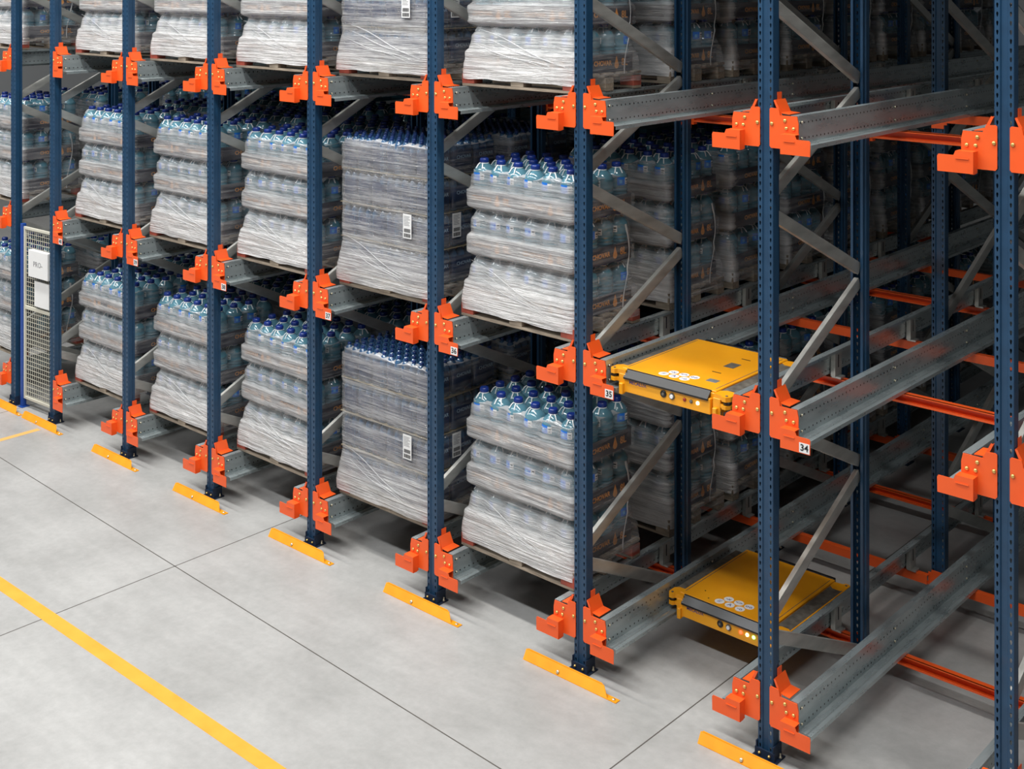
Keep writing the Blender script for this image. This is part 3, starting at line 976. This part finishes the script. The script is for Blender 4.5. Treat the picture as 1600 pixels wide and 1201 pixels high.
# ------------------------------------------------------------------ pallet shuttle
def shuttle(y, z, lv, num):
    xl, xr = -1.262, -.292            # over the wheel tracks of lane 34
    W = xr - xl; D = 1.0
    e = ob('pallet_shuttle', None, None, ((xl + xr) / 2, y, z))
    tag(e, 'flat yellow pallet shuttle cart on the rails, %s level, between posts 35 and 34' % lv, 'shuttle', 'yellow pallet shuttles')
    h = W / 2
    # z=0 is the top of the deck
    ob('chassis', MB().box(-h + .09, h - .09, .05, D - .05, -.14, -.012, 'yellow', .004).mesh('chassis'), e)
    tp = MB().box(-h + .075, h - .13, .062, D - .01, -.012, 0, 'yellow', .003)
    tp.box(-h + .095, -h + .1, .1, D - .04, 0, .001, 'deck').box(h - .16, h - .155, .1, D - .04, 0, .001, 'deck')
    ob('top_plate', tp.mesh('top_plate'), e)
    ob('lifting_deck', MB().box(-h + .005, -h + .07, .09, D - .06, -.05, -.008, 'deck', .003).mesh('lifting_deck'), e, label='worn grey lifting deck')
    rd = MB().box(h - .125, h - .012, .09, D - .03, -.05, -.006, 'deck', .003).box(h - .01, h, .06, D - .02, -.05, 0, 'yellow')
    ob('lifting_deck', rd.mesh('lifting_deck'), e, label='worn grey lifting deck')
    # front face with sloping bumper above it
    fa = MB().box(-h + .125, h - .15, .02, .05, -.15, -.045, 'yellow', .004)
    ob('front_panel', fa.mesh('front_panel'), e)
    ob('bumper_strip', MB().extrude([(.008, -.058), (.03, -.062), (.068, -.012), (.06, .001), (.05, -.002), (.008, -.046)], 0, -h + .12, h - .165, 'black').mesh('bumper_strip'), e, label='black rubber strip')
    ob('rear_bumper', MB().box(-h + .14, h - .14, D - .01, D + .02, -.05, .004, 'black', .004).mesh('rear_bumper'), e, label='black rubber strip')
    def corner(sx, sy):
        """bumper arm, outline in XY mirrored by sx"""
        mb = MB()
        pl = [(.0, .1), (.0, .03), (.02, .0), (.05, .0), (.06, .02), (.125, .03), (.125, .1), (.09, .13), (.03, .13)]
        pp = [(a, b) for a, b in pl]
        for z0, z1 in ((-.035, -.004), (-.085, -.06)):
            mb.extrude(pp, 2, z0, z1, 'yellow')
        mb.box(.072, .13, .02, .06, -.155, -.03, 'yellow', .003)
        mb.box(.06, .12, .06, .12, -.12, -.02, 'yellow')
        mb.box(.09, .12, -.004, .03, -.165, -.09, 'yellow', .003)
        me = mb.mesh('corner_arm')
        o = ob('corner_arm', me, e, (-h if sx < 0 else h, 0 if sy < 0 else D, 0))
        o.scale = (1 if sx < 0 else -1, 1 if sy < 0 else -1, 1)
        ob('roller', MB().lathe([(.012, -.061), (.026, -.06), (.026, -.036), (.012, -.035)], 14, 'black', c=(.028, .035, 0)).mesh('roller'), o, label='black guide roller')
        ob('roller_pin', MB().lathe([(.009, -.003), (.009, .0), (.004, .002)], 10, 'deck', c=(.03, .03, 0)).mesh('roller_pin'), o)
    for sx in (-1, 1):
        corner(sx, -1)
    corner(1, 1)
    ob('sensor', MB().lathe([(.02, .0), (.019, -.006), (.012, -.008)], 14, 'black', axis=1).mesh('sensor'), e, (-h + .1, .018, -.115), label='round black sensor')
    fx = -h + .45
    dial = MB().lathe([(.024, 0), (.024, -.006), (.014, -.007)], 16, 'black', axis=1).lathe([(.01, -.006), (.009, -.012)], 10, 'deck', axis=1)
    ob('key_switch', dial.mesh('key_switch'), e, (fx, .02, -.092), label='round black key switch')
    btn = MB().lathe([(.022, 0), (.022, -.006), (.014, -.007)], 16, 'deck', axis=1).lathe([(.014, -.006), (.013, -.014)], 12, 'white', axis=1)
    ob('push_button', btn.mesh('push_button'), e, (fx + .07, .02, -.094), label='round button with pale centre')
    cols = ('red_led', 'yel_led', 'grn_led') if lv == 'bottom' else ('red_off', 'deck', 'yel_led')
    names = {'red_led': 'lit red lamp', 'yel_led': 'lit amber lamp', 'grn_led': 'lit green lamp', 'red_off': 'unlit red lamp', 'deck': 'unlit lamp'}
    for k, c in enumerate(cols):
        ob('indicator_lamp', MB().lathe([(.013, 0), (.012, -.005), (.006, -.008)], 12, c, axis=1).mesh('lamp'), e, (fx + .17 + .052 * k, .02, -.094), label=names[c])
    ob('lettering', text_mesh('MECALUX', .032, 'blueink', bold=True), e, (-h + .235, .0192, -.075), (math.pi / 2, 0, 0))
    # pictogram discs
    sym = [text_mesh(t, .05, 'blueink') for t in ('//', 'A', '-o', '-x', '<>', 'oo')]
    q = 0
    for r, (yy, xx) in enumerate(((.135, -.135), (.205, -.1))):
        for k in range(3):
            d = ob('pictogram', MB().lathe([(.036, 0), (.036, .0012)], 20, 'white').mesh('pictogram'), e, (xx + .085 * k + .02, yy, .0), label='round white safety pictogram')
            ob('symbol', sym[q], d, (0, 0, .0016)); q += 1
    if lv == 'middle':
        ob('hatch', MB().box(-.04, .04, -.055, .055, 0, .0015, 'deck').mesh('hatch'), e, (.14, .6, .0), label='dark recessed hatch')
        for yy in (.4, .78):
            ob('hand_slot', MB().box(-.035, .035, -.005, .005, 0, .0015, 'ink').mesh('hand_slot'), e, (.14 , yy, 0))
        ob('rating_plate', MB().box(-.04, .04, -.03, .03, 0, .0012, 'galv').mesh('rating_plate'), e, (.22, .23, 0), label='small grey rating plate')
    else:
        for xx, yy in ((-.28, .2), (-.2, .12)):
            ob('plug', MB().lathe([(.006, 0), (.005, .002)], 8, 'ink').mesh('plug'), e, (xx, yy, 0))
    ob('lettering', text_mesh(num, .045, 'ink', bold=True), e, (h - .065, .0185, -.125), (math.pi / 2, 0, 0))
    for sx in (-1, 1):
        for yy in (.22, .78):
            ob('wheel', MB().lathe([(.03, -.012), (.038, -.01), (.038, .01), (.03, .012)], 16, 'black', axis=0).mesh('wheel'), e, (sx * (h - .04), yy, -.08))

# ------------------------------------------------------------------ assemble rack
for n in range(33, 42):
    frame(n, 0)
    guard(n)
frame(34, 1); frame(35, 1); frame(35, 2); frame(36, 1); frame(36, 2); frame(36, 3); frame(35, 3)
frame(37, 1); frame(38, 1); frame(33, 1); frame(32, 0)
for lv in LV:
    for n in range(33, 42):
        sides = ['left', 'right']
        if n == 40: sides = ['right']
        if n == 41: sides = ['left']
        for sd in sides:
            rail(n, sd, lv); bracket(n, sd, lv)
    for n, rr in ((33, 2), (34, 4), (35, 5), (36, 1), (37, 1), (38, 1)):
        for r in range(rr): beam(n, r, lv)
    beam(32, 0, lv); rail(32, 'left', lv); bracket(32, 'left', lv)

Y35 = [.17, 1.37, 2.3, 3.25, 4.2, 5.15, 6.1, 7.05, 8.0]
for lv in LV:
    for i, y in enumerate(Y35): load(35, lv, y, i)
    for i in range(3): load(36, lv, .19 + .98 * i, i, 'small')
    for ln in (37, 38, 39):
        for i in range(3): load(ln, lv, .19 + .98 * i, i)
    for i in range(4): load(41, lv, .19 + .98 * i, i)

shuttle(0.0, 2.215, 'middle', '1')
shuttle(.70, .40, 'bottom', '2')

# ------------------------------------------------------------------ mesh fence
e = ob('mesh_fence', None, None, (-9.745, .05, 0), (0, 0, math.atan2(.035, .66)))
tag(e, 'cream wire mesh fence panel on a blue post, closing the gap between racks', 'fence')
FW = .66
ob('post', MB().box(-.05, .0, -.025, .025, .008, 2.1, 'fenceblue', .003).box(-.06, .03, -.05, .05, 0, .008, 'fenceblue').mesh('fence_post'), e, label='bright blue square post')
def bar(nm, *b): ob(nm, MB().box(*b, 'cream', .002).mesh(nm), e)
bar('frame_bar', .0, .03, -.012, .012, .1, 2.07); bar('frame_bar', FW - .03, FW, -.012, .012, .1, 2.07)
bar('frame_bar', .03, FW - .03, -.012, .012, .1, .13); bar('frame_bar', .03, FW - .03, -.012, .012, 2.04, 2.07)
bar('frame_bar', .03, FW - .03, -.012, .012, 1.13, 1.17)
w = MB(); x = .045
while x < FW - .03:
    w.box(x - .0015, x + .0015, -.003, .001, .12, 2.05, 'cream'); x += .042
z = .14
while z < 2.05:
    w.box(.02, FW - .02, .001, .005, z - .0025, z + .0025, 'cream'); z += .05
o = ob('wire_mesh', w.mesh('wire_mesh'), e); o['kind'] = 'stuff'
s1 = ob('sign_board', MB().box(.2, .6, -.07, -.012, 1.54, 1.84, 'paper', .002).mesh('sign_board'), e, label='white square notice')
ob('lettering', text_mesh('PRO-', .085, 'greyink'), s1, (.4, -.071, 1.69), (math.pi / 2, 0, 0))
s2 = ob('sign_board', MB().box(.26, .56, -.03, -.02, 1.2, 1.49, 'paper', .002).mesh('sign_board'), e, label='white tall notice')

print('objects', len(bpy.data.objects), 'loads', nload)
